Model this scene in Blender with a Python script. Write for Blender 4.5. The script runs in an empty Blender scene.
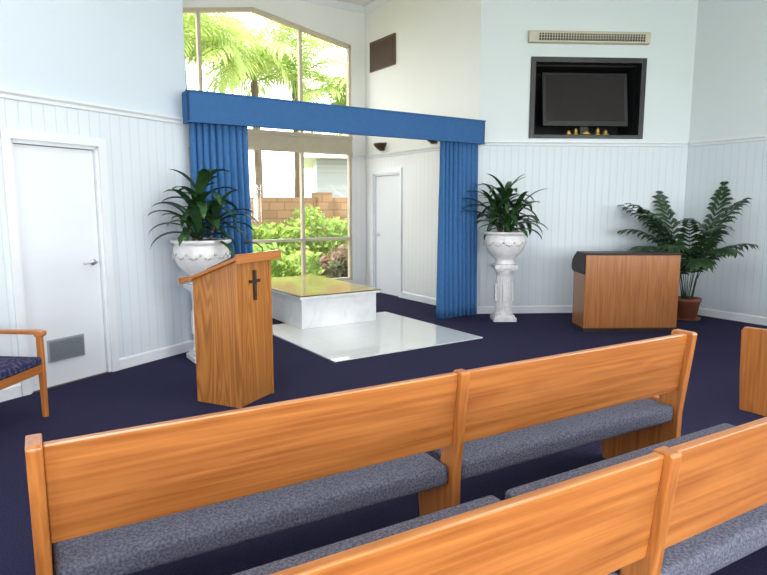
import bpy, math, random
from mathutils import Vector, Matrix
random.seed(7)
S=bpy.context.scene
S.view_settings.view_transform='Standard'
S.view_settings.exposure=0.30
col=S.collection

# ---------------------------------------------------------------- materials
def newmat(name):
    m=bpy.data.materials.new(name); m.use_nodes=True
    nt=m.node_tree; b=nt.nodes['Principled BSDF']; return m,nt,b
def N(nt,t,**k):
    n=nt.nodes.new(t)
    for a,v in k.items(): setattr(n,a,v)
    return n
def math_(nt,op,a,b=None,c=None):
    n=N(nt,'ShaderNodeMath',operation=op)
    for i,v in enumerate((a,b,c)):
        if v is None: continue
        if isinstance(v,(int,float)): n.inputs[i].default_value=v
        else: nt.links.new(v,n.inputs[i])
    return n.outputs[0]
def rgba(c): return (c[0],c[1],c[2],1)
def mixc(nt,fac,a,b):
    n=N(nt,'ShaderNodeMix',data_type='RGBA')
    if isinstance(fac,(int,float)): n.inputs[0].default_value=fac
    else: nt.links.new(fac,n.inputs[0])
    for i,v in ((6,a),(7,b)):
        if isinstance(v,tuple): n.inputs[i].default_value=rgba(v)
        else: nt.links.new(v,n.inputs[i])
    return n.outputs[2]
def noisefac(nt,scale=(1,1,1),ns=5,detail=3,dist=0,lo=.3,hi=.7,src='Object'):
    tc=N(nt,'ShaderNodeTexCoord'); mp=N(nt,'ShaderNodeMapping'); mp.inputs['Scale'].default_value=scale
    nt.links.new(tc.outputs[src],mp.inputs[0])
    no=N(nt,'ShaderNodeTexNoise'); no.inputs['Scale'].default_value=ns; no.inputs['Detail'].default_value=detail
    no.inputs['Distortion'].default_value=dist
    nt.links.new(mp.outputs[0],no.inputs['Vector'])
    mr=N(nt,'ShaderNodeMapRange'); mr.inputs[1].default_value=lo; mr.inputs[2].default_value=hi
    nt.links.new(no.outputs[0],mr.inputs[0]); return mr.outputs[0]
def addbump(nt,b,h,strength=.2,dist=.01):
    bp=N(nt,'ShaderNodeBump'); bp.inputs['Strength'].default_value=strength; bp.inputs['Distance'].default_value=dist
    nt.links.new(h,bp.inputs['Height']); nt.links.new(bp.outputs[0],b.inputs['Normal'])
def plain(name,c,rough=.5,c2=None,ns=8,metal=0,bump=0,scale=(1,1,1),lo=.3,hi=.7,spec=.5,detail=3):
    m,nt,b=newmat(name)
    f=noisefac(nt,scale,ns,detail,0,lo,hi)
    c2=c2 or tuple(x*.9 for x in c)
    nt.links.new(mixc(nt,f,c,c2),b.inputs['Base Color'])
    b.inputs['Roughness'].default_value=rough; b.inputs['Metallic'].default_value=metal
    b.inputs['Specular IOR Level'].default_value=spec
    if bump: addbump(nt,b,f,bump)
    return m
def wood(name,axis,c1=(.57,.210,.050),c2=(.33,.100,.020),rough=.28,rings=24.0,rw=.25):
    m,nt,b=newmat(name)
    sc=[30,30,30]; sc[axis]=.8
    f=noisefac(nt,tuple(sc),2.0,7,.3,.32,.70)
    sc2=[4,4,4]; sc2[axis]=.3
    f2=noisefac(nt,tuple(sc2),1.3,2,.8,.3,.7)
    sn=math_(nt,'SINE',math_(nt,'MULTIPLY',f2,rings))
    sn=math_(nt,'MULTIPLY_ADD',sn,.5,.5)
    ff=math_(nt,'MULTIPLY_ADD',sn,rw,math_(nt,'MULTIPLY',f,1-rw))
    nt.links.new(mixc(nt,ff,c1,c2),b.inputs['Base Color'])
    b.inputs['Roughness'].default_value=rough
    b.inputs['Coat Weight'].default_value=.4; b.inputs['Coat Roughness'].default_value=.12
    return m
def wallmat(name,low,up,spacing=.1):
    m,nt,b=newmat(name)
    tc=N(nt,'ShaderNodeTexCoord'); sp=N(nt,'ShaderNodeSeparateXYZ'); nt.links.new(tc.outputs['Object'],sp.inputs[0])
    fr=math_(nt,'FRACT',math_(nt,'DIVIDE',sp.outputs[0],spacing))
    d=math_(nt,'ABSOLUTE',math_(nt,'SUBTRACT',fr,.5))
    g=N(nt,'ShaderNodeMapRange'); g.inputs[1].default_value=.455; g.inputs[2].default_value=.49
    nt.links.new(d,g.inputs[0])
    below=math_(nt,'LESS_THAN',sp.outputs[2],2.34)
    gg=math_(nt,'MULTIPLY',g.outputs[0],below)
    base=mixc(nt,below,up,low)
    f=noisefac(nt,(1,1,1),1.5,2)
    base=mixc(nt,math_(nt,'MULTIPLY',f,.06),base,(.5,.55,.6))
    dk=mixc(nt,math_(nt,'MULTIPLY',gg,.22),base,(.25,.30,.36))  # groove shade painted into the colour, on top of the bump
    nt.links.new(dk,b.inputs['Base Color']); b.inputs['Roughness'].default_value=.4
    addbump(nt,b,math_(nt,'SUBTRACT',1.0,gg),.5,.006)
    return m
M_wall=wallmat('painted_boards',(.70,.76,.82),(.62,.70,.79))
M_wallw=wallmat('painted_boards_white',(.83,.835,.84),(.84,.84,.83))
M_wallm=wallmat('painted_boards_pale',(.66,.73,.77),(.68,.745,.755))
M_trim=plain('white_gloss_paint',(.78,.81,.85),.3,(.75,.78,.82))
M_ceil=plain('ceiling_paint',(.85,.85,.84),.6)
M_door=plain('door_paint',(.77,.80,.85),.35,(.75,.78,.83),2)
M_carpet=plain('navy_carpet',(.040,.038,.092),.95,(.014,.013,.038),150,bump=.6,spec=.1,detail=3)
M_woodx=wood('varnished_timber_x',0)
M_woodz=wood('varnished_timber_z',2)
M_lect=wood('figured_veneer_z',2,(.57,.235,.055),(.31,.10,.02),.3,44.0,.6)
M_woody=wood('varnished_timber_y',1)
M_organw=wood('organ_veneer',2,(.42,.165,.050),(.24,.08,.020),.3)
M_cush=plain('grey_upholstery',(.165,.168,.22),.95,(.075,.078,.11),110,bump=.4,spec=.15,lo=.36,hi=.64)
M_chairfab=plain('patterned_blue_fabric',(.02,.025,.09),.9,(.10,.09,.13),38,lo=.48,hi=.6,spec=.2)
M_blue=plain('blue_curtain_fabric',(.050,.155,.36),.8,(.042,.135,.32),30,bump=.1,spec=.2)
M_pelmet=plain('blue_pelmet_fabric',(.045,.135,.32),.85,(.04,.12,.29),20,spec=.2)
M_black=plain('black_plastic',(.012,.012,.014),.3,(.02,.02,.022))
M_darkw=plain('dark_stained_timber',(.022,.014,.013),.45,(.035,.022,.02),12,spec=.3)
M_rim=plain('dark_rim_timber',(.10,.06,.03),.4)
M_blackm=plain('black_matte',(.01,.01,.012),.7)
M_metal=plain('satin_metal',(.55,.55,.56),.3,metal=1)
M_bronze=plain('dark_bronze',(.09,.06,.04),.4,metal=.7)
M_glint=plain('yellow_glint_metal',(.8,.5,.12),.3,metal=.8)  # yellow metal for the reflection stand-ins in the TV niche
M_china=plain('white_ceramic',(.80,.79,.78),.2,(.70,.69,.69),14)
M_chinap=plain('ceramic_garland',(.62,.56,.58),.3,(.45,.50,.42),60)
M_stone=plain('pedestal_plaster',(.72,.72,.73),.45,(.58,.58,.60),22,bump=.1)
M_soil=plain('potting_soil',(.05,.03,.02),.95,(.02,.014,.01),60,bump=.6)
M_leaf=plain('dracaena_leaf',(.014,.046,.014),.35,(.034,.095,.024),9,spec=.4)
M_palm=plain('palm_leaf',(.014,.036,.014),.4,(.034,.080,.026),9,spec=.4)
M_cane=plain('cane_bark',(.18,.13,.08),.8,(.10,.07,.05),40,bump=.3)
M_terra=plain('terracotta_pot',(.30,.10,.05),.6,(.22,.07,.035),20)
M_cream=plain('cream_window_frame',(.60,.52,.40),.45,(.55,.48,.36))
M_vent=plain('brown_vent',(.10,.055,.035),.5)
M_beige=plain('beige_plastic',(.62,.57,.45),.5)
M_sill=plain('slat_grey',(.36,.38,.42),.4)
M_sill2=plain('slat_grey_dark',(.20,.22,.26),.5)
M_toptint=plain('polished_top_window_tint',(.68,.55,.24),.05,(.62,.49,.18),3)  # glossy top; the window's yellow reflection is put into its colour
M_keys=plain('ivory_keys',(.8,.78,.7),.3)
M_house=plain('house_siding',(.45,.47,.50),.6,(.30,.32,.35),1,scale=(.01,.01,9))
M_roof=plain('roof_metal',(.5,.5,.5),.5)
M_grass=plain('lawn',(.16,.26,.06),.9,(.34,.30,.14),3,bump=.3)
M_pave=plain('garden_mulch',(.22,.12,.07),.9,(.12,.07,.04),9,bump=.3)

def marble():
    m,nt,b=newmat('white_marble')
    f=noisefac(nt,(1,1,1),3.5,9,1.6,.42,.62)
    g=noisefac(nt,(1,1,1),25,4,0,.3,.7)
    c=mixc(nt,f,(.78,.79,.80),(.69,.71,.74)); c=mixc(nt,math_(nt,'MULTIPLY',g,.3),c,(.66,.68,.72))
    nt.links.new(c,b.inputs['Base Color']); b.inputs['Roughness'].default_value=.12; return m
M_marble=marble()
def tilemat():
    m,nt,b=newmat('polished_floor_tile')
    tc=N(nt,'ShaderNodeTexCoord'); br=N(nt,'ShaderNodeTexBrick'); br.offset=0
    nt.links.new(tc.outputs['Object'],br.inputs['Vector'])
    br.inputs['Scale'].default_value=1; br.inputs['Brick Width'].default_value=.48; br.inputs['Row Height'].default_value=.48
    br.inputs['Mortar Size'].default_value=.003
    br.inputs['Color1'].default_value=(.72,.74,.73,1); br.inputs['Color2'].default_value=(.71,.73,.73,1); br.inputs['Mortar'].default_value=(.60,.62,.63,1)
    nt.links.new(br.outputs['Color'],b.inputs['Base Color']); b.inputs['Roughness'].default_value=.05
    b.inputs['Coat Weight'].default_value=.6; b.inputs['Coat Roughness'].default_value=.03
    return m
M_tile=tilemat()
def brickmat():
    m,nt,b=newmat('garden_brick')
    tc=N(nt,'ShaderNodeTexCoord'); mp=N(nt,'ShaderNodeMapping'); mp.inputs['Rotation'].default_value=(math.pi/2,0,0)
    nt.links.new(tc.outputs['Object'],mp.inputs[0]); br=N(nt,'ShaderNodeTexBrick')
    nt.links.new(mp.outputs[0],br.inputs['Vector']); br.inputs['Scale'].default_value=1
    br.inputs['Brick Width'].default_value=.4; br.inputs['Row Height'].default_value=.2; br.inputs['Mortar Size'].default_value=.012
    br.inputs['Color1'].default_value=(.30,.175,.085,1); br.inputs['Color2'].default_value=(.24,.14,.065,1); br.inputs['Mortar'].default_value=(.15,.10,.06,1)
    nt.links.new(br.outputs['Color'],b.inputs['Base Color']); b.inputs['Roughness'].default_value=.9; return m
M_brick=brickmat()
def leafout(name,c,c2):
    m,nt,b=newmat(name)
    f=noisefac(nt,(1,1,1),2.5,3)
    cc=mixc(nt,f,c,c2); nt.links.new(cc,b.inputs['Base Color']); b.inputs['Roughness'].default_value=.5
    tr=N(nt,'ShaderNodeBsdfTranslucent'); nt.links.new(cc,tr.inputs[0])
    mx=N(nt,'ShaderNodeMixShader'); mx.inputs[0].default_value=.45
    nt.links.new(b.outputs[0],mx.inputs[1]); nt.links.new(tr.outputs[0],mx.inputs[2])
    nt.links.new(mx.outputs[0],nt.nodes['Material Output'].inputs[0]); return m
M_gfrond=leafout('garden_palm_leaf',(.30,.45,.11),(.56,.62,.23))
M_hedge=leafout('hedge_leaf',(.17,.30,.04),(.36,.48,.09))
M_red=leafout('cordyline_leaf',(.20,.10,.06),(.15,.18,.07))
def glassmat():
    m,nt,b=newmat('window_glass')
    t=N(nt,'ShaderNodeBsdfTransparent'); g=N(nt,'ShaderNodeBsdfGlossy'); g.inputs['Roughness'].default_value=.02
    mx=N(nt,'ShaderNodeMixShader'); mx.inputs[0].default_value=.05
    nt.links.new(t.outputs[0],mx.inputs[1]); nt.links.new(g.outputs[0],mx.inputs[2])
    nt.links.new(mx.outputs[0],nt.nodes['Material Output'].inputs[0]); return m
M_glass=glassmat()
M_screen=plain('tv_screen_glass',(.022,.018,.018),.06,(.018,.015,.015),spec=.35)

# ---------------------------------------------------------------- mesh builder
class MB:
    def __init__(s): s.v=[]; s.f=[]; s.m=[]; s.mats=[]; s.sm=[]
    def mi(s,mat):
        if mat not in s.mats: s.mats.append(mat)
        return s.mats.index(mat)
    def add(s,vs,fs,mat,smooth=False,T=None):
        o=len(s.v); k=s.mi(mat)
        for v in vs:
            v=Vector(v); s.v.append(T@v if T else v)
        for f in fs: s.f.append([i+o for i in f]); s.m.append(k); s.sm.append(smooth)
    def box(s,x0,x1,y0,y1,z0,z1,mat,T=None):
        vs=[(x0,y0,z0),(x1,y0,z0),(x1,y1,z0),(x0,y1,z0),(x0,y0,z1),(x1,y0,z1),(x1,y1,z1),(x0,y1,z1)]
        s.add(vs,[(3,2,1,0),(4,5,6,7),(0,1,5,4),(1,2,6,5),(2,3,7,6),(3,0,4,7)],mat,False,T)
    def prism(s,poly,a0,a1,axis,mat,T=None):
        def P(q,a):
            if axis==0: return (a,q[0],q[1])
            if axis==1: return (q[0],a,q[1])
            return (q[0],q[1],a)
        n=len(poly); vs=[P(q,a0) for q in poly]+[P(q,a1) for q in poly]
        fs=[tuple(reversed(range(n))),tuple(range(n,2*n))]+[(i,(i+1)%n,n+(i+1)%n,n+i) for i in range(n)]
        s.add(vs,fs,mat,False,T)
    def lathe(s,prof,mat,seg=32,T=None,cap=True):
        vs=[];fs=[]
        for r,z in prof:
            for i in range(seg):
                a=2*math.pi*i/seg; vs.append((r*math.cos(a),r*math.sin(a),z))
        for j in range(len(prof)-1):
            for i in range(seg):
                k=(i+1)%seg; fs.append((j*seg+i,j*seg+k,(j+1)*seg+k,(j+1)*seg+i))
        if cap: fs.append(tuple(reversed(range(seg)))); fs.append(tuple(range((len(prof)-1)*seg,len(prof)*seg)))
        s.add(vs,fs,mat,True,T)
    def tube(s,pts,rad,mat,seg=8,T=None):
        pts=[Vector(p) for p in pts]; vs=[];fs=[]
        rr=rad if isinstance(rad,(list,tuple)) else [rad]*len(pts)
        for i,p in enumerate(pts):
            d=(pts[min(i+1,len(pts)-1)]-pts[max(i-1,0)]).normalized()
            u=d.cross(Vector((0,0,1))).normalized() if abs(d.z)<=.95 else (Vector((1,0,0))-d*d.x).normalized()
            w=d.cross(u)
            for k in range(seg):
                a=2*math.pi*k/seg; vs.append(p+(u*math.cos(a)+w*math.sin(a))*rr[i])
        for i in range(len(pts)-1):
            for k in range(seg):
                l=(k+1)%seg; fs.append((i*seg+k,i*seg+l,(i+1)*seg+l,(i+1)*seg+k))
        fs.append(tuple(reversed(range(seg)))); fs.append(tuple(range((len(pts)-1)*seg,len(pts)*seg)))
        s.add(vs,fs,mat,True,T)
    def build(s,name,loc=(0,0,0),rot=0,bevel=0,seg=2,recalc=True):
        me=bpy.data.meshes.new(name); me.from_pydata([tuple(v) for v in s.v],[],s.f)
        for m in s.mats: me.materials.append(m)
        for i,p in enumerate(me.polygons): p.material_index=s.m[i]; p.use_smooth=s.sm[i]
        if recalc:
            import bmesh
            b=bmesh.new(); b.from_mesh(me); bmesh.ops.recalc_face_normals(b,faces=b.faces); b.to_mesh(me); b.free()
        me.update()
        o=bpy.data.objects.new(name,me); col.objects.link(o); o.location=loc; o.rotation_euler=(0,0,rot)
        if bevel:
            bm=o.modifiers.new('bevel','BEVEL'); bm.width=bevel; bm.segments=seg; bm.limit_method='ANGLE'; bm.angle_limit=math.radians(40)
        return o

# ---------------------------------------------------------------- plan
A=33.6*math.pi/180
a=Vector((math.cos(A),math.sin(A))); b=Vector((-math.sin(A),math.cos(A)))
O=Vector((-2.08,6.13)); W=4.05; D=2.9; HC=4.85; PL=.153
def L(p,q): return O+a*p+b*q
d=Vector((-.495,-.869)).normalized()
O2=O-d*.172
L1=O+d*9.0
R0=L(W,0); BR=L(W,D); BL=L(PL,D)
T1=Vector((4.25,8.55)); rd=Vector((.53,-.848)).normalized(); R1=T1+rd*12
DADO=2.36
def wall(name,p0,p1,mat,holes=(),h=HC,th=.14):
    v=p1-p0; Ln=v.length; mb=MB()
    xs=sorted(holes); x=0
    for (h0,h1,z0,z1) in xs:
        if h0>x: mb.box(x,h0,-th,0,0,h,mat)
        if z0>0: mb.box(h0,h1,-th,0,0,z0,mat)
        if z1<h: mb.box(h0,h1,-th,0,z1,h,mat)
        x=h1
    if x<Ln: mb.box(x,Ln,-th,0,0,h,mat)
    return mb.build(name,(p0.x,p0.y,0),math.atan2(v.y,v.x))
def along(name,p0,p1,segs,z0,z1,th,mat,prof=None):
    v=p1-p0; mb=MB()
    for x0,x1 in segs:
        if prof: mb.prism(prof,x0,x1,0,mat)
        else: mb.box(x0,x1,0,th,z0,z1,mat)
    return mb.build(name,(p0.x,p0.y,0),math.atan2(v.y,v.x))
dprof=[(0,DADO-.035),(.014,DADO-.03),(.018,DADO-.005),(.032,DADO+.012),(.034,DADO+.03),(0,DADO+.03)]
bprof=[(0,0),(.018,0),(.018,.09),(.008,.105),(0,.105)]
len_=lambda p,q:(q-p).length
DX=.172; D0,D1=.86+DX,1.62+DX
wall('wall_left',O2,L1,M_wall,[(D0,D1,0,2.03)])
along('trim_1',O2,L1,[(0,9)],0,0,0,M_trim,dprof)
along('baseboard_left',O2,L1,[(0,D0-.07),(D1+.07,9)],0,0,0,M_trim,bprof)
nx0,nx1,nz0,nz1=.69,2.25,2.43,3.5
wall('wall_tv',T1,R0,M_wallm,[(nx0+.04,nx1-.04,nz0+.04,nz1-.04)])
lt=len_(T1,R0)
along('trim_2',T1,R0,[(.03,lt)],0,0,0,M_trim,dprof)
along('baseboard_back',T1,R0,[(.02,lt)],0,0,0,M_trim,bprof)
rh=[(.8,3.4,.9,2.3),(4.2,6.8,.9,2.3)]
wall('wall_right',R1,T1,M_wallm,rh)
along('trim_3',R1,T1,[(0,11.97)],0,0,0,M_trim,dprof)
along('baseboard_right',R1,T1,[(0,11.98)],0,0,0,M_trim,bprof)
lr=len_(L1,R1)
rearh=[(1.5,5.0,.8,2.9),(6.2,10.2,.8,2.9),(11.5,15.5,.8,2.9)]
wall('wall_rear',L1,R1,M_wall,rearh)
along('baseboard_rear',L1,R1,[(0.03,lr-.03)],0,0,0,M_trim,bprof)
wall('wall_alcove_right',R0,BR,M_wallw,[(1.85,2.65,0,2.05)])
along('trim_4',R0,BR,[(.02,D)],0,0,0,M_trim,dprof)
along('baseboard_alcove',R0,BR,[(.02,1.78),(2.72,D)],0,0,0,M_trim,bprof)
along('trim_5',R0,BR,[(.0,D)],0,0,0,M_trim,[(0,HC-.09),(.02,HC-.09),(.09,HC-.02),(.09,HC-.002),(0,HC-.002)])
wall('wall_alcove_left',BL,O2,M_wallw)
g0,g1,gc=.28,3.77,2.02; ze,za=4.21,4.53; zs=.2
WW=W-PL
mb=MB()
mb.box(0,g0,-.14,0,0,HC,M_wallw); mb.box(g1,WW,-.14,0,0,HC,M_wallw); mb.box(g0,g1,-.14,0,0,zs,M_wallw)
mb.prism([(g0,ze),(gc,za),(gc,HC),(g0,HC)],-.14,0,1,M_wallw); mb.prism([(gc,za),(g1,ze),(g1,HC),(gc,HC)],-.14,0,1,M_wallw)
ra=math.atan2(-a.y,-a.x)
mb.build('wall_alcove_window',(BR.x,BR.y,0),ra)
along('trim_6',BR,BL,[(0,g0),(g1,WW)],0,0,0,M_trim,dprof)
along('trim_7',BR,BL,[(0,WW)],0,0,0,M_trim,[(0,HC-.09),(.02,HC-.09),(.09,HC-.02),(.09,HC-.002),(0,HC-.002)])
mb=MB(); fw=.045
mb.box(g0,g0+fw,-.1,-.02,zs,ze,M_cream); mb.box(g1-fw,g1,-.1,-.02,zs,ze,M_cream)
mb.box(g0,g1,-.1,-.02,zs,zs+fw,M_cream)
mb.prism([(g0,ze-.06),(gc,za-.06),(gc,za),(g0,ze)],-.1,-.02,1,M_cream); mb.prism([(gc,za-.06),(g1,ze-.06),(g1,ze),(gc,za)],-.1,-.02,1,M_cream)
for s_ in (1.22,2.86): mb.box(s_-.025,s_+.025,-.1,-.02,zs,ze+.12,M_cream)
mb.box(g0,g1,-.12,.005,2.42,2.66,M_cream)
mb.box(g0,g1,-.12,.02,2.64,2.70,M_cream); mb.box(g0,g1,-.12,.02,2.39,2.43,M_cream)
mb.box(g0,g1,-.1,-.02,.92,.965,M_cream)
mb.add([(g0,-.06,zs),(g1,-.06,zs),(g1,-.06,ze),(gc,-.06,za),(g0,-.06,ze)],[(0,1,2,3,4)],M_glass)
mb.build('window_1',(BR.x,BR.y,0),ra)
def simplewin(name,p0,p1,hs):
    v=p1-p0; mb=MB()
    for x0,x1,z0,z1 in hs:
        mb.box(x0,x1,-.1,-.03,z0,z0+.05,M_cream); mb.box(x0,x1,-.1,-.03,z1-.05,z1,M_cream)
        n=4
        for i in range(n+1):
            x=x0+(x1-x0-.05)*i/n; mb.box(x,x+.05,-.1,-.03,z0,z1,M_cream)
    mb.build(name,(p0.x,p0.y,0),math.atan2(v.y,v.x))
simplewin('window_2',L1,R1,rearh); simplewin('window_3',R1,T1,rh)
def door(name,p0,p1,x0,x1,h,handle_low,vent=None):
    v=p1-p0; mb=MB()
    mb.box(x0+.036,x1-.036,-.07,-.03,.0,h-.036,M_door)
    mb.box(x0+.03,x1-.03,-.09,-.07,.0,h-.03,M_rim)
    mb.box(x0,x1,-.14,0,-.06,.003,M_rim)
    for xa,xb in ((x0,x0+.03),(x1-.03,x1)): mb.box(xa,xb,-.13,0,0,h,M_trim)
    mb.box(x0,x1,-.13,0,h-.03,h,M_trim)
    mb.box(x0-.065,x0+.005,0,.022,0,h+.07,M_trim); mb.box(x1-.005,x1+.065,0,.022,0,h+.07,M_trim); mb.box(x0-.065,x1+.065,0,.024,h,h+.07,M_trim)
    hx=x0+.10 if handle_low else x1-.10; sg=1 if handle_low else -1
    T=Matrix.Translation((hx,-.03,1.02))@Matrix.Rotation(-math.pi/2,4,'X')
    mb.lathe([(.027,0),(.027,.008),(.022,.012),(.010,.013),(.010,.05)],M_metal,16,T)
    mb.tube([(hx,.02,1.02),(hx+sg*.03,.025,1.02),(hx+sg*.12,.022,1.018)],.009,M_metal)
    if vent:
        va,vb=vent
        mb.box(va,vb,-.03,-.018,.21,.40,M_sill)
        for i in range(9):
            z=.222+i*.019; mb.prism([(-.018,z),(-.008,z-.003),(-.008,z+.004),(-.018,z+.012)],va+.012,vb-.012,0,M_sill2)
    mb.build(name,(p0.x,p0.y,0),math.atan2(v.y,v.x))
door('door_1',O2,L1,D0,D1,2.03,True,(1.10+DX,1.43+DX))
door('door_2',R0,BR,1.85,2.65,2.05,False)
poly=[L1,R1,T1,R0,BR,BL,O2]
mb=MB(); mb.prism([(p.x,p.y) for p in poly],-.1,0,2,M_carpet); mb.build('floor')
mb=MB(); mb.prism([(p.x,p.y) for p in poly],HC,HC+.12,2,M_ceil); mb.build('ceiling')

# ---------------------------------------------------------------- pelmet & curtains
mb=MB(); pa,pb=.09,4.02
mb.box(pa,pb,-.16,-.13,2.33,2.63,M_pelmet); mb.box(pa,pa+.03,-.16,.02,2.33,2.63,M_pelmet); mb.box(pb-.03,pb,-.16,-.02,2.33,2.63,M_pelmet)
mb.box(pa,pb,-.16,.0,2.615,2.635,M_pelmet)
mb.box(pa-.008,pb+.008,-.168,-.128,2.33,2.345,M_pelmet); mb.box(pa-.008,pb+.008,-.168,-.128,2.62,2.64,M_pelmet)
mb.build('curtain_pelmet',(O.x,O.y,0),A,.006)
def curtain(name,p0,p1,z0,z1,q,flare=0,folds=9):
    mb=MB(); nu=folds*10; nv=16; vs=[];fs=[]
    for j in range(nv+1):
        t=j/nv; z=z1+(z0-z1)*t
        for i in range(nu+1):
            u=i/nu; amp=.022+.03*t+.008*math.sin(u*17)
            x=p0+(p1-p0)*u+flare*t*t*(u)+.012*math.sin(u*folds*2*math.pi*1.0+1.3+t*1.5)
            y=q+amp*math.sin(u*folds*2*math.pi+.8*math.sin(u*5+t*1.2))
            vs.append((x,y,z))
    for j in range(nv):
        for i in range(nu):
            k=j*(nu+1)+i; fs.append((k,k+1,k+nu+2,k+nu+1))
    mb.add(vs,fs,M_blue,True)
    o=mb.build(name,(O.x,O.y,0),A,recalc=False)
    m=o.modifiers.new('s','SOLIDIFY'); m.thickness=.004
curtain('curtain',.12,.72,.015,2.60,-.05,.06,9)
curtain('curtain',3.33,3.96,.015,2.60,-.07,.02,9)

# ---------------------------------------------------------------- tile floor + catafalque
mb=MB(); mb.box(1.1,3.05,-1.24,.78,0,.012,M_tile)
mb.build('marble_floor',(O.x,O.y,0),A)
mb=MB()
mb.box(1.50,2.58,.30,2.15,.012,.385,M_marble)
mb.box(1.46,2.62,.26,2.19,.385,.418,M_marble)
mb.box(1.455,2.625,.255,2.195,.418,.430,M_rim)
mb.box(1.475,2.605,.275,2.175,.428,.438,M_toptint)
mb.build('catafalque',(O.x,O.y,0),A,.004)

# ---------------------------------------------------------------- pews
def pew(name,loc,rot,Ln=3.0,arm=False):
    mb=MB()
    zt=.868; cf=.69
    prof=[(.035,0),(.50,0),(.55,.30),(.56,.45),(.54,.475),(.15,.475),(.10,zt-.01),(.09,zt),(-.015,zt),(-.022,zt-.01),(.03,.42)]
    profc=[(.035,0),(.26,0),(.30,.30),(.46,.36),(.15,.375),(.12,.475),(.045,zt-.01),(.036,zt),(-.012,zt),(-.018,zt-.01),(.03,.42)]
    if arm:
        prof=[(.035,0),(.50,0),(.52,.30),(.53,.60),(.51,.63),(.15,.64),(.10,zt-.01),(.09,zt),(-.015,zt),(-.022,zt-.01),(.03,.42)]; cf=.50
    th=.042
    for x in (0,Ln-th): mb.prism(prof,x,x+th,0,M_woodz)
    mb.prism(profc,Ln/2-th/2,Ln/2+th/2,0,M_woodz)
    for x0,x1 in ((th,Ln/2-th/2),(Ln/2+th/2,Ln-th)):
        mb.prism([(.042,.545),(.070,.545),(.035,.860),(.005,.860)],x0,x1,0,M_woodx)
        mb.box(x0,x1,.10,.48,.355,.378,M_woodx)
        mb.box(x0,x1,.25,.28,.27,.355,M_woodx)
    o=mb.build(name,(loc[0],loc[1],0),rot,.005)
    cb=MB()
    for x0,x1 in ((th+.004,Ln/2-th/2-.004),(Ln/2+th/2+.004,Ln-th-.004)):
        cb.box(x0,x1,.045,cf,.372,.462,M_cush)
    c=cb.build('seat_cushions',(0,0,0),0,.025,4); c.parent=o
    return o
pr=math.radians(30)
px=Vector((math.cos(pr),math.sin(pr))); pn=Vector((-px.y,px.x))
P1=Vector((-.933,1.593))-px*.055; P2=P1-pn*.907
pew('church_pew',P1,pr); pew('church_pew',P2,pr)
fr=A; fy=Vector((-math.sin(fr),math.cos(fr)))
loc=Vector((2.66,4.36))-fy*.52
pew('church_pew',loc,fr,2.94,True)

# ---------------------------------------------------------------- lectern
mb=MB()
wd,dp=.43,.42
side=[(0.0,0),(dp,0),(dp,.955),(0.0,1.115)]
mb.prism(side,0,.022,0,M_lect); mb.prism(side,wd-.022,wd,0,M_lect)
mb.box(.022,wd-.022,.012,.034,0.0,1.10,M_lect)
mb.box(.022,wd-.022,.05,dp-.02,.04,.06,M_lect); mb.box(.022,wd-.022,.05,dp-.02,.6,.62,M_lect)
top=[(-.05,1.132),(dp+.09,.920),(dp+.09,.945),(-.05,1.158)]
mb.prism(top,-.05,wd+.05,0,M_woodx)
mb.prism([(dp+.065,.945),(dp+.09,.945),(dp+.09,.975),(dp+.065,.975)],-.05,wd+.05,0,M_woodx)
mb.prism([(-.06,1.10),(-.035,1.10),(-.035,1.17),(-.06,1.17)],-.055,wd+.055,0,M_woodx)
mb.box(wd/2-.011,wd/2+.011,-.012,.012,.80,1.03,M_bronze); mb.box(wd/2-.06,wd/2+.06,-.011,.012,.935,.958,M_bronze)
mb.tube([(.36,.02,1.14),(.36,.03,1.19),(.35,.07,1.225),(.33,.13,1.235)],.006,M_black)
mb.tube([(.33,.13,1.235),(.32,.17,1.23)],.014,M_black)
mb.prism([(.08,1.130),(.33,1.030),(.33,1.040),(.08,1.142)],.06,.33,0,M_black)
mb.build('lectern',(-1.075,4.36,0),math.radians(65.2),.004)

# ---------------------------------------------------------------- plants
def limit(base,az,Ln,walls,k=.85):
    for (n,dist) in walls:
        s=-(math.cos(az)*n[0]+math.sin(az)*n[1])
        if s>.05:
            av=(dist+base[0]*n[0]+base[1]*n[1]-.03)/s
            Ln=min(Ln,av/k)
    return max(Ln,.08)
def strap(mb,base,az,Ln,w,el,droop,mat,n=7,roll=0):
    p=Vector(base); e=el; vs=[];fs=[]; dl=Ln/n
    for i in range(n+1):
        t=i/n; ww=w*(math.sin(math.pi*min(1,(t*.86+.12)))**.7)*(1 if t<1 else 0.05)
        h=Vector((math.cos(az)*math.cos(e),math.sin(az)*math.cos(e),math.sin(e)))
        sd=Vector((-math.sin(az),math.cos(az),roll)).normalized()
        up=sd.cross(h)*(-1)
        vs+= [p-sd*ww/2+up*ww*.18, p, p+sd*ww/2+up*ww*.18]
        p=p+h*dl; e-=droop/n*(.4+1.2*t)
    for i in range(n):
        k=i*3; fs+=[(k,k+1,k+4,k+3),(k+1,k+2,k+5,k+4)]
    mb.add(vs,fs,mat,True)
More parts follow.
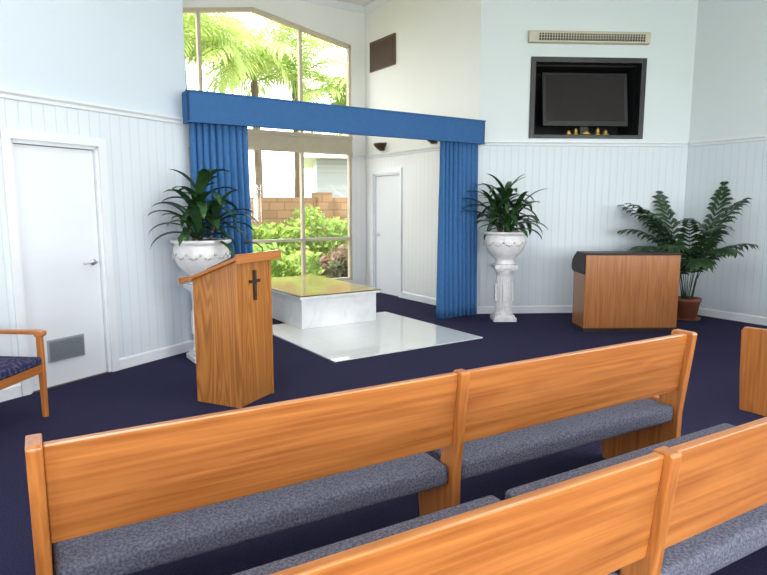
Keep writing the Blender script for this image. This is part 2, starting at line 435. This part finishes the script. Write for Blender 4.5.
def frond(mb,base,az,Ln,el,droop,leafL,mat,stem,n=22,lw=.022,start=.3,rs=.006,hang=.5):
    p=Vector(base); e=el; pts=[p.copy()]; dl=Ln/n; dirs=[]
    for i in range(n):
        h=Vector((math.cos(az)*math.cos(e),math.sin(az)*math.cos(e),math.sin(e))); dirs.append(h)
        p=p+h*dl; pts.append(p.copy()); e-=droop/n*(.3+1.4*i/n)
    mb.tube(pts,[rs*(1-.8*i/n) for i in range(n+1)],stem,5)
    sd=Vector((-math.sin(az),math.cos(az),0))
    for i in range(int(n*start),n+1):
        t=(i/n-start)/(1-start); h=dirs[min(i,n-1)]
        l=leafL*(.55+.9*math.sin(math.pi*min(1,.15+t*.75)))*(.62 if t>.9 else .9)*random.uniform(.9,1.1)
        for sg in (-1,1):
            dv=(sd*sg*(1-.45*t)+h*(.45+.5*t)+Vector((0,0,random.uniform(-.1,.12)))).normalized()
            q=pts[i]; m1=q+dv*l*.45; m2=q+dv*l*.8+Vector((0,0,-hang*l*.18)); tip=q+dv*l+Vector((0,0,-hang*l*.42))
            wv=h.cross(dv).cross(dv).normalized()*lw*.5
            mb.add([q-wv*.4,q+wv*.4,m1-wv,m1+wv,m2-wv*.7,m2+wv*.7,tip],[(0,1,3,2),(2,3,5,4),(4,5,6)],mat,True)
def urn(mb,z):
    prof=[(.10,0),(.135,.0),(.14,.02),(.115,.05),(.12,.07),(.18,.12),(.235,.19),(.262,.27),(.265,.34),(.248,.375),(.252,.385),(.285,.40),(.292,.415),(.288,.43),(.262,.432),(.25,.40),(.0,.395)]
    mb.lathe([(r,z+h) for r,h in prof],M_china,40,None,False)
    mb.lathe([(.252,z+.398),(.0,z+.402)],M_soil,24,None,False)
    for i in range(12):
        an=2*math.pi*i/12
        for k in range(5):
            tt=k/4-.5; aa=an+tt*.5; zz=z+.255+.16*tt*tt
            r=.266
            T=Matrix.Translation((r*math.cos(aa),r*math.sin(aa),zz))
            mb.lathe([(.001,-.014),(.012,-.006),(.014,.003),(.008,.012),(.001,.015)],M_chinap,6,T,False)
def pedestal(name,x,y,h,rot):
    mb=MB()
    mb.box(-.15,.15,-.15,.15,0,.05,M_stone); mb.box(-.13,.13,-.13,.13,.05,.08,M_stone)
    mb.box(-.15,.15,-.15,.15,h-.05,h,M_stone); mb.box(-.13,.13,-.13,.13,h-.075,h-.05,M_stone)
    seg=40; vs=[];fs=[]; zz=[.08,.11,.13,.16,h-.16,h-.13,h-.10,h-.075]; rr=[.125,.125,.112,.112,.108,.11,.122,.122]
    for j,(z,r) in enumerate(zip(zz,rr)):
        for i in range(seg):
            an=2*math.pi*i/seg; r2=r-(.008*(i%2) if 2<j<5 else 0); vs.append((r2*math.cos(an),r2*math.sin(an),z))
    for j in range(len(zz)-1):
        for i in range(seg): k=(i+1)%seg; fs.append((j*seg+i,j*seg+k,(j+1)*seg+k,(j+1)*seg+i))
    mb.add(vs,fs,M_stone,False)
    for i in range(4):
        T=Matrix.Rotation(i*math.pi/2,4,'Z')
        mb.box(-.035,.035,.102,.122,h*.35,h*.65,M_stone,T)
    mb.build(name,(x,y,0),rot,.004)
def dracaena(name,x,y,z,seed,sc=1,walls=(),heads=((0,0,.42),(.13,.05,.22),(-.13,.06,.20),(.02,-.13,.12),(-.07,.12,.30))):
    random.seed(seed); mb=MB(); urn(mb,0); zt=.40
    for hx,hy,hh in heads:
        mb.tube([(hx*.5,hy*.5,zt-.01),(hx*.8,hy*.8,zt+hh*.5),(hx,hy,zt+hh)],[.018,.015,.013],M_cane)
        n=14
        for i in range(n):
            az=i*2.4+random.uniform(-.3,.3); lv=i/n
            ln=limit((hx,hy),az,sc*random.uniform(.36,.52),walls)
            strap(mb,(hx,hy,zt+hh-.10+lv*.12),az,ln,random.uniform(.070,.100)*(.7 if ln<.25 else 1),
                  .20+lv*1.1+random.uniform(-.15,.15),1.7+random.uniform(-.4,.8)-lv*.4,M_leaf,9)
    mb.build(name,(x,y,z),0,recalc=False)
dn=(.869,-.495)
ux,uy=-1.78,5.86
dl_=(ux-O.x)*dn[0]+(uy-O.y)*dn[1]; dq=-((ux-O.x)*b.x+(uy-O.y)*b.y)-.12
pedestal('plant_pedestal',ux,uy,.76,A); dracaena('potted_dracaena',ux,uy,.761,3,1.05,[(dn,dl_),((-b.x,-b.y),dq)])
pedestal('plant_pedestal',1.60,7.90,.75,0); dracaena('potted_dracaena',1.60,7.90,.751,11,1.15,[((0,-1),.46)])
# corner palm
random.seed(5); mb=MB()
mb.lathe([(.12,0),(.125,0),(.16,.24),(.175,.245),(.178,.29),(.16,.292),(.155,.26),(0,.258)],M_terra,28,None,False)
mb.lathe([(.15,.262),(0,.266)],M_soil,20,None,False)
mb.lathe([(.11,.005),(.17,.005),(.185,.025),(.18,.027),(.11,.012)],M_terra,28,None,False)
rw=(-.848,-.53)
px0,py0=4.08,7.97
dR=(px0-T1.x)*rw[0]+(py0-T1.y)*rw[1]
spec=[(2.9,1.35,1.7),(3.4,1.25,1.9),(3.9,1.15,1.9),(4.4,1.05,2.0),(4.9,1.15,2.0),(5.4,1.15,1.6),(2.6,1.55,1.1),(3.1,1.6,1.3),(4.2,1.5,1.3),(5.1,1.55,1.0),(.3,1.6,.4),(1.9,1.55,.55),(3.7,.95,1.8),(4.7,1.35,1.5),(3.3,1.45,1.0),(5.7,1.4,.7),(2.2,1.3,1.0)]
for az,Ln,dr in spec:
    r=random.uniform(.02,.09)
    frond(mb,(r*math.cos(az),r*math.sin(az),.26),az,Ln,random.uniform(1.32,1.50),dr,.21,M_palm,M_palm,22,.060,.42,hang=1.0)
for k,v in enumerate(mb.v):
    s=dR+v.x*rw[0]+v.y*rw[1]-.03
    if s<0: v.x-=rw[0]*s; v.y-=rw[1]*s
    s=(8.50-py0)-v.y
    if s<0: v.y+=s
mb.build('potted_palm',(px0,py0,0),0,recalc=False)

# ---------------------------------------------------------------- organ
mb=MB(); ow=1.14
mb.box(0,ow,0,.02,.05,.93,M_organw)
mb.box(-.006,ow+.006,-.012,.40,.0,.05,M_darkw)
sideo=[(.02,.05),(.40,.05),(.42,.70),(.02,.70)]
for x in (0,ow-.03): mb.prism(sideo,x,x+.03,0,M_organw)
cheek=[(.02,.70),(.40,.70),(.46,.72),(.48,.77),(.46,.84),(.40,.90),(.32,.945),(.02,.955)]
for x in (-.010,ow-.022): mb.prism(cheek,x,x+.032,0,M_darkw)
mb.prism([(.02,.90),(.32,.90),(.32,.935),(.02,.95)],.02,ow-.02,0,M_darkw)
mb.box(-.010,ow+.010,-.01,.32,.935,.958,M_darkw)
mb.box(.02,ow-.02,.10,.45,.70,.72,M_darkw)
mb.box(.08,ow-.08,.34,.45,.72,.735,M_keys)
for i in range(28):
    if i%7 in (2,6): continue
    x=.10+i*.0335; mb.box(x,x+.014,.34,.41,.735,.745,M_black)
mb.box(.02,ow-.02,.10,.12,.72,.93,M_darkw)
mb.build('electronic_organ',(2.41,7.11,0),math.radians(1.5),.006)

# ---------------------------------------------------------------- armchair
mb=MB()
for sx in (-1,1):
    xx=sx*.25
    mb.prism([(-.04,0),(-.005,0),(0.0,.30),(0,.60),(-.045,.60),(-.045,.30)],xx-.016,xx+.016,0,M_woodz)
    mb.prism([(-.60,0),(-.565,0),(-.50,.40),(-.53,.64),(-.60,.92),(-.635,.92),(-.57,.62),(-.545,.40)],xx-.016,xx+.016,0,M_woodz)
    mb.prism([(.005,.595),(.02,.61),(.015,.635),(-.03,.645),(-.30,.64),(-.56,.655),(-.56,.63),(-.30,.612),(-.05,.612),(-.045,.595)],xx-.028,xx+.028,0,M_woody)
    mb.prism([(-.52,.33),(-.04,.33),(-.04,.39),(-.52,.38)],xx-.012,xx+.012,0,M_woody)
mb.box(-.24,.24,-.04,-.015,.33,.395,M_woodx); mb.box(-.24,.24,-.53,-.51,.33,.39,M_woodx)
T=Matrix.Translation((0,-.57,.75))@Matrix.Rotation(.22,4,'X')
mb.box(-.235,.235,-.012,.012,.08,.16,M_woodx,T)
mb.box(-.235,.235,-.012,.012,-.20,-.15,M_woodx,T)
o=mb.build('armchair',(-2.45,3.93,0),math.radians(-95.7),.008,3)
cb=MB(); cb.box(-.232,.232,-.50,.0,.395,.455,M_chairfab); cb.box(-.215,.215,.014,.05,-.14,.08,M_chairfab,T)
c=cb.build('upholstery',(0,0,0),0,.024,4); c.parent=o

# ---------------------------------------------------------------- TV niche, vents, sconces
rt=math.atan2((R0-T1).y,(R0-T1).x)
mb=MB(); f=.07
x0,x1,z0,z1=nx0-.02,nx1+.02,nz0,nz1
mb.box(x0,x0+f,-.14,.02,z0,z1,M_black); mb.box(x1-f,x1,-.14,.02,z0,z1,M_black)
mb.box(x0+f,x1-f,-.14,.02,z0,z0+.05,M_black); mb.box(x0+f,x1-f,-.14,.02,z1-.07,z1,M_black)
mb.box(x0+.05,x0+f,-.62,-.14,z0+.045,z1-.045,M_blackm); mb.box(x1-f,x1-.05,-.62,-.14,z0+.045,z1-.045,M_blackm)
mb.box(x0+.05,x1-.05,-.62,-.14,z0+.045,z0+.06,M_blackm); mb.box(x0+.05,x1-.05,-.62,-.14,z1-.09,z1-.06,M_blackm)
mb.box(x0+.05,x1-.05,-.64,-.62,z0+.045,z1-.045,M_blackm)
mb.build('wall_niche_cabinet',(T1.x,T1.y,0),rt,.004)
mb=MB(); cx=(x0+x1)/2-.01; w=.60
T=Matrix.Translation((cx,-.10,2.97))@Matrix.Rotation(math.radians(9),4,'X')
mb.box(-w,w,-.07,0,-.37,.37,M_black,T)
mb.box(-w+.05,w-.05,-.01,.004,-.30,.33,M_screen,T)
mb.box(-.25,.25,-.22,-.04,-.478,-.465,M_black,T); mb.box(-.06,.06,-.10,-.05,-.47,-.35,M_black,T)
mb.build('television',(T1.x,T1.y,0),rt,.006)
mb=MB()  # added shapes standing in for yellow reflections in the TV glass
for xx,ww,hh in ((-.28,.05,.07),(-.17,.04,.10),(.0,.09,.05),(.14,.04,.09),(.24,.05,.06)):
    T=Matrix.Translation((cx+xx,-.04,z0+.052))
    mb.lathe([(ww*.8,0),(ww,.01),(ww*.5,.02),(ww*.6,hh*.6),(ww*.3,hh)],M_glint,16,T)
mb.build('reflection_stand_ins',(T1.x,T1.y,0),rt)
mb=MB()
xa,xb=.66,2.32
mb.prism([(.002,3.67),(.06,3.68),(.07,3.80),(.04,3.83),(.002,3.83)],xa,xb,0,M_beige)
for i in range(40):
    x=xa+.08+i*(xb-xa-.2)/40; mb.box(x,x+.022,.062,.074,3.70,3.79,M_blackm)
for k in range(2): mb.box(xa+.07,xb-.09,.066,.078,3.725+k*.035,3.733+k*.035,M_beige)
mb.build('air_conditioner_vent',(T1.x,T1.y,0),rt,.003)
rb=math.atan2(b.y,b.x)
mb=MB(); mb.box(1.98,2.72,.001,.03,3.76,4.24,M_vent)
for i in range(11):
    z=3.79+i*.039; mb.prism([(.028,z),(.045,z-.006),(.045,z+.002),(.028,z+.02)],2.01,2.69,0,M_vent)
mb.build('wall_vent',(R0.x,R0.y,0),rb)
for t in (2.35,.95):
    mb=MB(); 
    vs=[];fs=[];n=16
    for j,(r,z) in enumerate([(.02,-.09),(.09,-.06),(.15,-.01),(.17,.03),(.155,.03),(.08,-.04)]):
        for i in range(n+1):
            an=math.pi*i/n; vs.append((r*math.cos(an),r*.7*math.sin(an)+.035,z))
    for j in range(5):
        for i in range(n): k=j*(n+1)+i; fs.append((k,k+1,k+n+2,k+n+1))
    mb.add(vs,fs,M_bronze,True); mb.box(-.05,.05,.001,.045,-.09,.02,M_bronze)
    v=R0+b*t; mb.build('wall_sconce',(v.x,v.y,2.52),rb)

# ---------------------------------------------------------------- garden
mb=MB(); mb.box(-60,60,-60,80,-.3,-.15,M_grass); mb.build('garden_lawn')
mb=MB(); mb.box(-3,9,3.2,5.6,-.15,-.12,M_pave); mb.build('garden_bed',(O.x,O.y,0),A)
mb=MB(); mb.box(-12,14,7.6,7.8,-.149,1.72,M_brick)
for i in range(11): mb.box(-12+i*2.5,-11.6+i*2.5,7.5,7.9,-.149,1.85,M_brick)
mb.build('garden_wall',(O.x,O.y,0),A)
def leafmass(name,x0,x1,y0,y1,z0,z1,n,mat,lw=.09,seed=1):
    random.seed(seed); mb=MB()
    for i in range(n):
        x=random.uniform(x0,x1); y=random.uniform(y0,y1); z=random.uniform(z0,z1)
        z=z0+(z-z0)*(.9+.12*math.sin(x*3)+.08*math.sin(x*7+1))
        u=Vector((random.gauss(0,1),random.gauss(0,1),random.gauss(0,1))).normalized(); v=u.orthogonal().normalized()
        l=lw*random.uniform(.7,1.5); c=Vector((x,y,max(z,z0+l)))
        mb.add([c-u*l,c+v*l*.45,c+u*l,c-v*l*.45],[(0,1,2,3)],mat)
    return mb.build(name,(O.x,O.y,0),A,recalc=False)
leafmass('hedge',-2,10,5.9,6.9,-.15,1.36,15000,M_hedge,.075)
leafmass('garden_shrub',.5,4.0,4.4,5.2,-.12,.72,2400,M_hedge,.075,2)
leafmass('garden_shrub',4.1,7.5,4.2,5.0,-.12,.60,2600,M_red,.09,3)
def gpalm(p,q,h,seed,n=18,Ln=2.6):
    random.seed(seed); mb=MB(); w=L(p,q)
    mb.tube([(0,0,-.149),(.05,.03,h*.5),(0,0,h)],[.13,.10,.09],M_cane,10)
    for i in range(n):
        frond(mb,(0,0,h),i*2.4+random.uniform(-.2,.2),Ln*random.uniform(.8,1.1),random.uniform(.35,1.3),random.uniform(1.4,2.2),.55,M_gfrond,M_gfrond,26,.055,.15,.022,.9)
    mb.build('garden_palm_tree',(w.x,w.y,0),0,recalc=False)
gpalm(1.4,7.2,4.3,1,18,3.0); gpalm(4.3,8.6,4.6,2); gpalm(5.8,9.4,4.9,3,18,3.0); gpalm(0.0,9.2,5.4,4,20,3.2); gpalm(7.1,8.6,3.9,5,16,2.2); gpalm(3.0,10.5,6.0,6,20,3.2); gpalm(2.6,8.9,5.0,8,18,2.8)
mb=MB(); mb.box(0,7,0,5,-.149,3.1,M_house); mb.prism([(-.5,3.1),(5.5,3.1),(2.5,4.3)],-.5,7.5,0,M_roof)
mb.build('neighbouring_house',(-2.3,21.0,0),.15)

# ---------------------------------------------------------------- lights
w=bpy.data.worlds.new('sky'); S.world=w; w.use_nodes=True
bg=w.node_tree.nodes['Background']; bg.inputs[0].default_value=(.95,.97,1,1); bg.inputs[1].default_value=4.4
def area(name,loc,rot,sx,sy,e,c):
    l=bpy.data.lights.new(name,'AREA'); l.shape='RECTANGLE'; l.size=sx; l.size_y=sy; l.energy=e; l.color=c
    o=bpy.data.objects.new(name,l); col.objects.link(o); o.location=loc; o.rotation_euler=rot; return o
for (h0,h1,z0,z1),e in zip(rearh,(62,118,165)):
    area('window_fill',(L1.x+(h0+h1)/2,L1.y-.16,(z0+z1)/2),(math.radians(90),0,0),h1-h0,z1-z0,e,(.94,.97,1))  # area fill added behind the window opening to brighten the interior
for (h0,h1,z0,z1) in rh:
    v=(T1-R1).normalized(); c=R1+v*((h0+h1)/2)+Vector((.848,.53))*.16
    area('window_fill',(c.x,c.y,(z0+z1)/2),(math.radians(90),0,math.atan2(v.y,v.x)),h1-h0,z1-z0,130,(.94,.97,1))  # added fill lamp, same as at the rear openings
for (x,y) in ((-1.2,3.0),(2.2,3.8),(5.0,2.0)):
    mb=MB(); mb.box(-.62,.62,-.62,.62,-.05,0,M_trim); mb.build('added_ceiling_panel',(x,y,HC))  # unseen panel, added to carry the fill lamp below it
    area('ceiling_fill',(x,y,HC-.06),(0,0,0),1.1,1.1,48,(1,.97,.92))  # overhead fill added to brighten the room
sun=bpy.data.lights.new('sun','SUN'); sun.energy=8; sun.angle=.01; sun.color=(1,.95,.85)
so=bpy.data.objects.new('sun',sun); col.objects.link(so); so.rotation_euler=(math.radians(38),0,math.radians(-35))

cam=bpy.data.cameras.new('camera'); co=bpy.data.objects.new('camera',cam); col.objects.link(co)
co.location=(0,0,1.52); co.rotation_euler=(math.radians(90-7.8),0,0); cam.sensor_width=36; cam.lens=28.16; cam.clip_start=.02
S.camera=co
